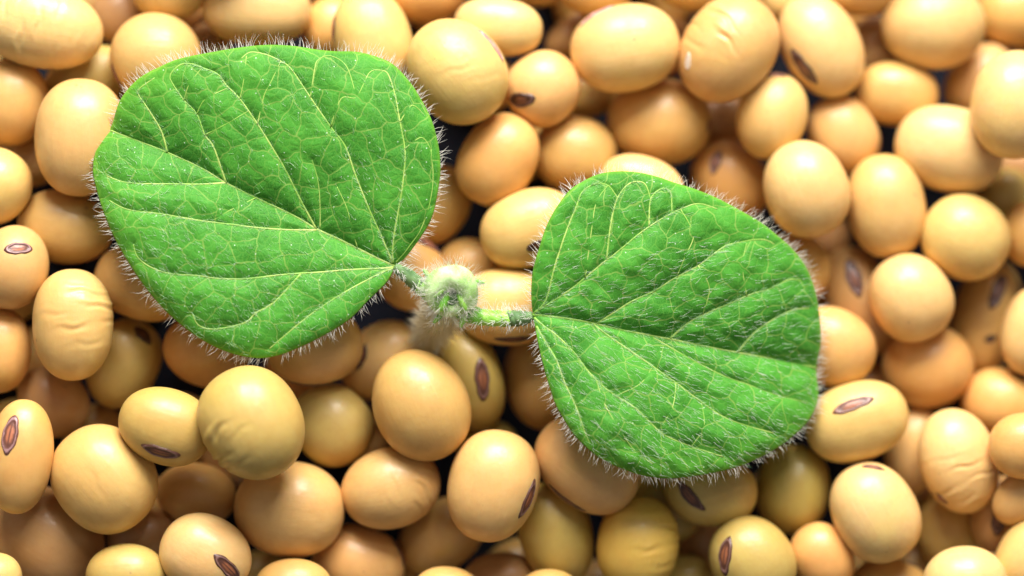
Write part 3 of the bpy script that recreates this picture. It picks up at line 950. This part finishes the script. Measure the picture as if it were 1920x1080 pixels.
def z_right(q, dm, side, dv, dv2, de):
    m = q[:, 1] - (0.185 * (q[:, 0] - 999) + 590)
    low = m > 0
    fold = np.where(low, .36 * dm - .0009 * dm ** 2, .26 * dm - .0008 * dm ** 2)
    z = 0 + fold
    z += 10 * (1 - np.exp(-dv / 24.0)) * (1 - np.exp(-de / 25.0))
    z += 3.0 * (1 - np.exp(-dv2 / 9.0))
    z += 5.0 * wav(q, 22.0, 13) * (1 - np.exp(-dv / 14.0)) + 7 * wav(q, 90.0, 15)
    z -= .00046 * np.maximum(0, q[:, 0] - 1020) ** 2
    z -= 10 * np.exp(-de / 16.0)
    return z


def lean(q2, ang_deg, jit):
    a = np.radians(ang_deg + rng.normal(size=len(q2)) * jit)
    return np.stack([np.cos(a), np.sin(a)], 1)


def point_in(poly, q):
    x, y = q[:, 0], q[:, 1]; ins = np.zeros(len(q), bool)
    j = len(poly) - 1
    for i in range(len(poly)):
        xi, yi = poly[i]; xj, yj = poly[j]
        c = ((yi > y) != (yj > y)) & (x < (xj - xi) * (y - yi) / (yj - yi + 1e-12) + xi)
        ins ^= c; j = i
    return ins


for which, spec, zf in (('A', LEAFA, z_left), ('B', LEAFB, z_right)):
    blade, ring, zat, mid, veins, ol = build_leaf(spec, seedling, SB, zf, 1, which)
    ctr = ring.mean(0)
    # fringe of hairs along the margin
    n = 760 if which == 'A' else 820
    k = rng.uniform(0, len(ring), n); k = np.sort(k)
    i0 = k.astype(int); fr = (k - i0)[:, None]
    pr = ring[i0] * (1 - fr) + ring[(i0 + 1) % len(ring)] * fr
    tan = ring[(i0 + 4) % len(ring)] - ring[i0 - 4]; tan /= np.linalg.norm(tan, axis=1)[:, None]
    nor = np.stack([tan[:, 1], -tan[:, 0]], 1)
    nor *= np.sign(((pr - ctr) * nor).sum(1))[:, None]
    awaybase = pr - np.array(spec['base']); awaybase /= np.linalg.norm(awaybase, axis=1)[:, None] + 1e-6
    d2 = nor + .45 * awaybase + rng.normal(size=(n, 2)) * .30
    d3 = np.concatenate([d2 * [1, -1], rng.normal(-.12, .30, (n, 1))], 1)
    root3 = P(pr[:, 0] - nor[:, 0] * 1.0, pr[:, 1] - nor[:, 1] * 1.0, zat(pr) - 2)
    clump = .65 + .35 * np.sin(k * .11) * np.sin(k * .037 + 1)
    L = rng.uniform(7, 27, n) * (0.75 + .45 * clump)
    hairs(root3, d3, L, rng.uniform(.30, .58, n), M_HAIR, 'margin_hairs', blade, SB, .32)
    # lying hairs on the upper side
    n = 5200 if which == 'A' else 6800
    q = rng.uniform(ring.min(0), ring.max(0), (n, 2)); q = q[point_in(ol, q)]
    if which == 'A':
        m = q[:, 1] - (0.50 * (q[:, 0] - 742) + 500)
        keep = rng.uniform(size=len(q)) < np.where(m > 0, .75, .30)
        q = q[keep]
        d2 = lean(q, 122, 16) * [1, 1]
        d2 = np.where((q[:, 1] - (0.50 * (q[:, 0] - 742) + 500) > 0)[:, None], lean(q, 140, 22), lean(q, 118, 20))
        d3 = np.concatenate([d2, rng.uniform(.15, .5, (len(q), 1))], 1)
        L = rng.uniform(7, 17, len(q)); R = rng.uniform(.16, .34, len(q)); mm = M_FINE
        hairs(P(q[:, 0], q[:, 1], zat(q)), d3, L, R, mm, 'surface_hairs', blade, SB, .2)
        # a few stray white hairs
        q2 = q[rng.integers(0, len(q), 90)]
        d3 = rng.normal(size=(90, 3)) * [1, 1, .2] + [0, 0, .35]
        hairs(P(q2[:, 0], q2[:, 1], zat(q2) + .5), d3, rng.uniform(6, 20, 90), .5, M_FINE, 'stray_hairs', blade, SB, .5)
    else:
        m = q[:, 1] - (0.185 * (q[:, 0] - 999) + 590)
        far = np.clip((q[:, 0] - 1000) / 540, 0, 1)
        pr_ = np.where(m > 0, .58, np.where(m > -110 - 120 * far, .36, .12))
        q = q[rng.uniform(size=len(q)) < pr_]
        m = q[:, 1] - (0.185 * (q[:, 0] - 999) + 590)
        base = np.array(spec['base'])
        aw = q - base
        aw = aw / (np.linalg.norm(aw, axis=1)[:, None] + 1)
        aw = np.stack([aw[:, 0], -aw[:, 1]], 1)
        tgt = np.where((m > 0)[:, None], lean(q, -28, 17), lean(q, 12, 15))
        d2 = tgt + .35 * aw
        d3 = np.concatenate([d2, rng.uniform(.12, .45, (len(q), 1))], 1)
        L = rng.uniform(9, 23, len(q)); R = rng.uniform(.15, .32, len(q))
        sel = rng.uniform(size=len(q)) < .5
        z_ = zat(q)
        hairs(P(q[sel, 0], q[sel, 1], z_[sel]), d3[sel], L[sel], R[sel], M_HAIR, 'surface_hairs', blade, SB, .22)
        sel = ~sel
        hairs(P(q[sel, 0], q[sel, 1], z_[sel]), d3[sel], L[sel], R[sel], M_FINE, 'fine_surface_hairs', blade, SB, .22)
    # hairs standing along midrib and main veins
    roots, dirs = [], []
    for line in [mid] + veins[:10]:
        line = line[: int(len(line) * .8)]
        for _ in range(int(len(line) * (2.4 if which == 'A' else 3))):
            j = rng.integers(0, len(line) - 1)
            roots.append(line[j] + (line[j + 1] - line[j]) * rng.uniform())
            t2 = line[j + 1] - line[j]; a0 = math.atan2(-t2[1], t2[0]) + random.choice((-1, 1)) * rng.uniform(.2, 1.0)
            dirs.append((math.cos(a0), math.sin(a0), rng.uniform(.2, .8)))
    roots = np.array(roots); dirs = np.array(dirs)
    hairs(P(roots[:, 0], roots[:, 1], zat(roots) + 1), dirs, rng.uniform(6, 16, len(roots)), .3, M_FINE, 'vein_hairs', blade, SB, .25)

# stalks -------------------------------------------------------------
ZB = 6.0                                              # height of the bud


def skin_points(c3, rad, n):
    """random points and normals on a tube"""
    c3 = np.asarray(c3); t_ = rng.uniform(0, len(c3) - 1.001, n); i = t_.astype(int); f = (t_ - i)[:, None]
    c = c3[i] * (1 - f) + c3[i + 1] * f
    tn = c3[i + 1] - c3[i]; tn /= np.linalg.norm(tn, axis=1)[:, None]
    r = rad[i] * (1 - f[:, 0]) + rad[i + 1] * f[:, 0]
    x = np.cross(tn, rng.normal(size=(n, 3))); x /= np.linalg.norm(x, axis=1)[:, None]
    return c + x * r[:, None] * .95, x, tn


def stalk(pts, rads, name, m, nh, hl, m_h=None, lean_=.3, hr=(.4, .75)):
    c = catmull(pts, 10); rad = catmull(np.array(rads)[:, None] * np.ones((1, 3)), 10)[:, 0]
    c3 = P(c[:, 0], c[:, 1], c[:, 2])
    o = tube(c3, rad, m, name, seedling, SB, nseg=24, bump=.05)
    if nh:
        p, nrm, tn = skin_points(c3, rad, nh)
        d = nrm + lean_ * tn + rng.normal(size=(nh, 3)) * .28
        hairs(p, d, rng.uniform(*hl, nh), rng.uniform(*hr, nh), m_h or M_HAIR, 'stalk_hairs', o, SB, .3)
    return o


stalk([(740, 500, 4), (752, 508, 1), (768, 520, -4), (784, 534, -10)], [7, 11, 14, 15], 'pulvinus', M_NODE, 120, (7, 17))
stalk([(778, 529, -8), (795, 543, -14), (815, 556, -22), (838, 566, -30)], [14, 15, 17, 19], 'leaf_stalk', M_STEM, 230, (9, 24))
stalk([(998, 592, 0), (985, 596, -4), (968, 597, -8), (952, 597, -10)], [8, 13, 15, 15], 'pulvinus', M_NODE, 130, (8, 22))
stalk([(958, 597, -9), (930, 597, -13), (900, 594, -18), (868, 584, -26), (845, 572, -32)], [15, 15, 16, 18, 20], 'leaf_stalk', M_STEM, 300, (9, 26))
stalk([(845, 568, -36), (828, 594, -62), (810, 614, -115), (802, 636, -225), (800, 655, -400)], [26, 25, 21, 18, 16], 'stem', M_PALE, 2100, (16, 40), M_CREAM, hr=(.5, .9))


# the bud: a curled young leaf round a dark heart, small leaflets and stipules
def blob(name, c, r, m, nh, hl, squash=(1, 1, 1), ang=0, seed=0, parent=None, hr=(.35, .7)):
    v, f = ICO[4]
    d = lowfreq(v, seed, .10)
    p = v * (1 + d)[:, None] * np.array(squash) * r
    ca, sa = math.cos(ang), math.sin(ang)
    R = np.array([[ca, -sa, 0], [sa, ca, 0], [0, 0, 1]])
    p = p @ R.T; ctr = P(*[np.float64(x) for x in c])
    o = mesh_obj(name, W(p + ctr) - SB, f, m, parent or seedling)
    if nh:
        i = rng.integers(0, len(v), nh)
        nn = (v / np.array(squash)) @ R.T; nn /= np.linalg.norm(nn, axis=1)[:, None]
        keep = nn[i, 2] > -.5; i = i[keep]
        hairs(p[i] + ctr, nn[i] + rng.normal(size=(len(i), 3)) * .3, rng.uniform(*hl, len(i)), rng.uniform(*hr, len(i)), M_HAIR, 'bud_hairs', o, SB, .3)
    return o


# curled leaf: an open ring in the focus plane, thick and pale
an = np.radians(np.linspace(-140, 226, 30))
ringc = np.stack([846 + 31 * np.cos(an), 549 - 29 * np.sin(an), ZB + 2 + 9 * np.sin(an)], 1)
rr_ = 20.5 + 3.5 * np.sin(an)
c3 = P(ringc[:, 0], ringc[:, 1], ringc[:, 2])
curl = tube(c3, rr_, M_BUD, 'curled_young_leaf', seedling, SB, nseg=22, squash=1.15, bump=.06)
p, nrm, tn = skin_points(c3, rr_, 1900)
outw = p - P(np.float64(846), np.float64(555), np.float64(ZB - 30))
outw /= np.linalg.norm(outw, axis=1)[:, None]
kp = nrm[:, 2] > -.55
hairs(p[kp], (nrm * .35 + outw * .9 + rng.normal(size=nrm.shape) * .3)[kp], rng.uniform(9, 31, kp.sum()), rng.uniform(.22, .42, kp.sum()), M_HAIR, 'bud_hairs', curl, SB, .3)
blob('bud_heart', (848, 558, ZB + 2), 18, M_NODE, 20, (6, 14), (1.0, .8, 1.0), .4, 3)
blob('young_leaflet', (833, 566, ZB + 16), 20, M_STEM, 40, (9, 24), (.42, 1.05, .55), -.35, 5)
blob('young_leaflet', (866, 566, ZB + 14), 18, M_STEM, 40, (9, 24), (.36, 1.1, .55), .45, 6)
blob('young_leaflet', (826, 548, ZB + 22), 16, M_STEM, 40, (9, 24), (.30, 1.0, .5), -.9, 7)
for (u, v, a_, s_) in ((802, 516, 2.2, 14), (893, 527, -.25, 17), (884, 543, -.9, 15), (889, 557, -1.3, 14), (868, 600, -1.9, 15), (822, 596, .8, 15)):
    blob('stipule', (u, v, ZB - 8), s_, M_STEM, 70, (8, 20), (1.0, .34, .4), a_, int(u))
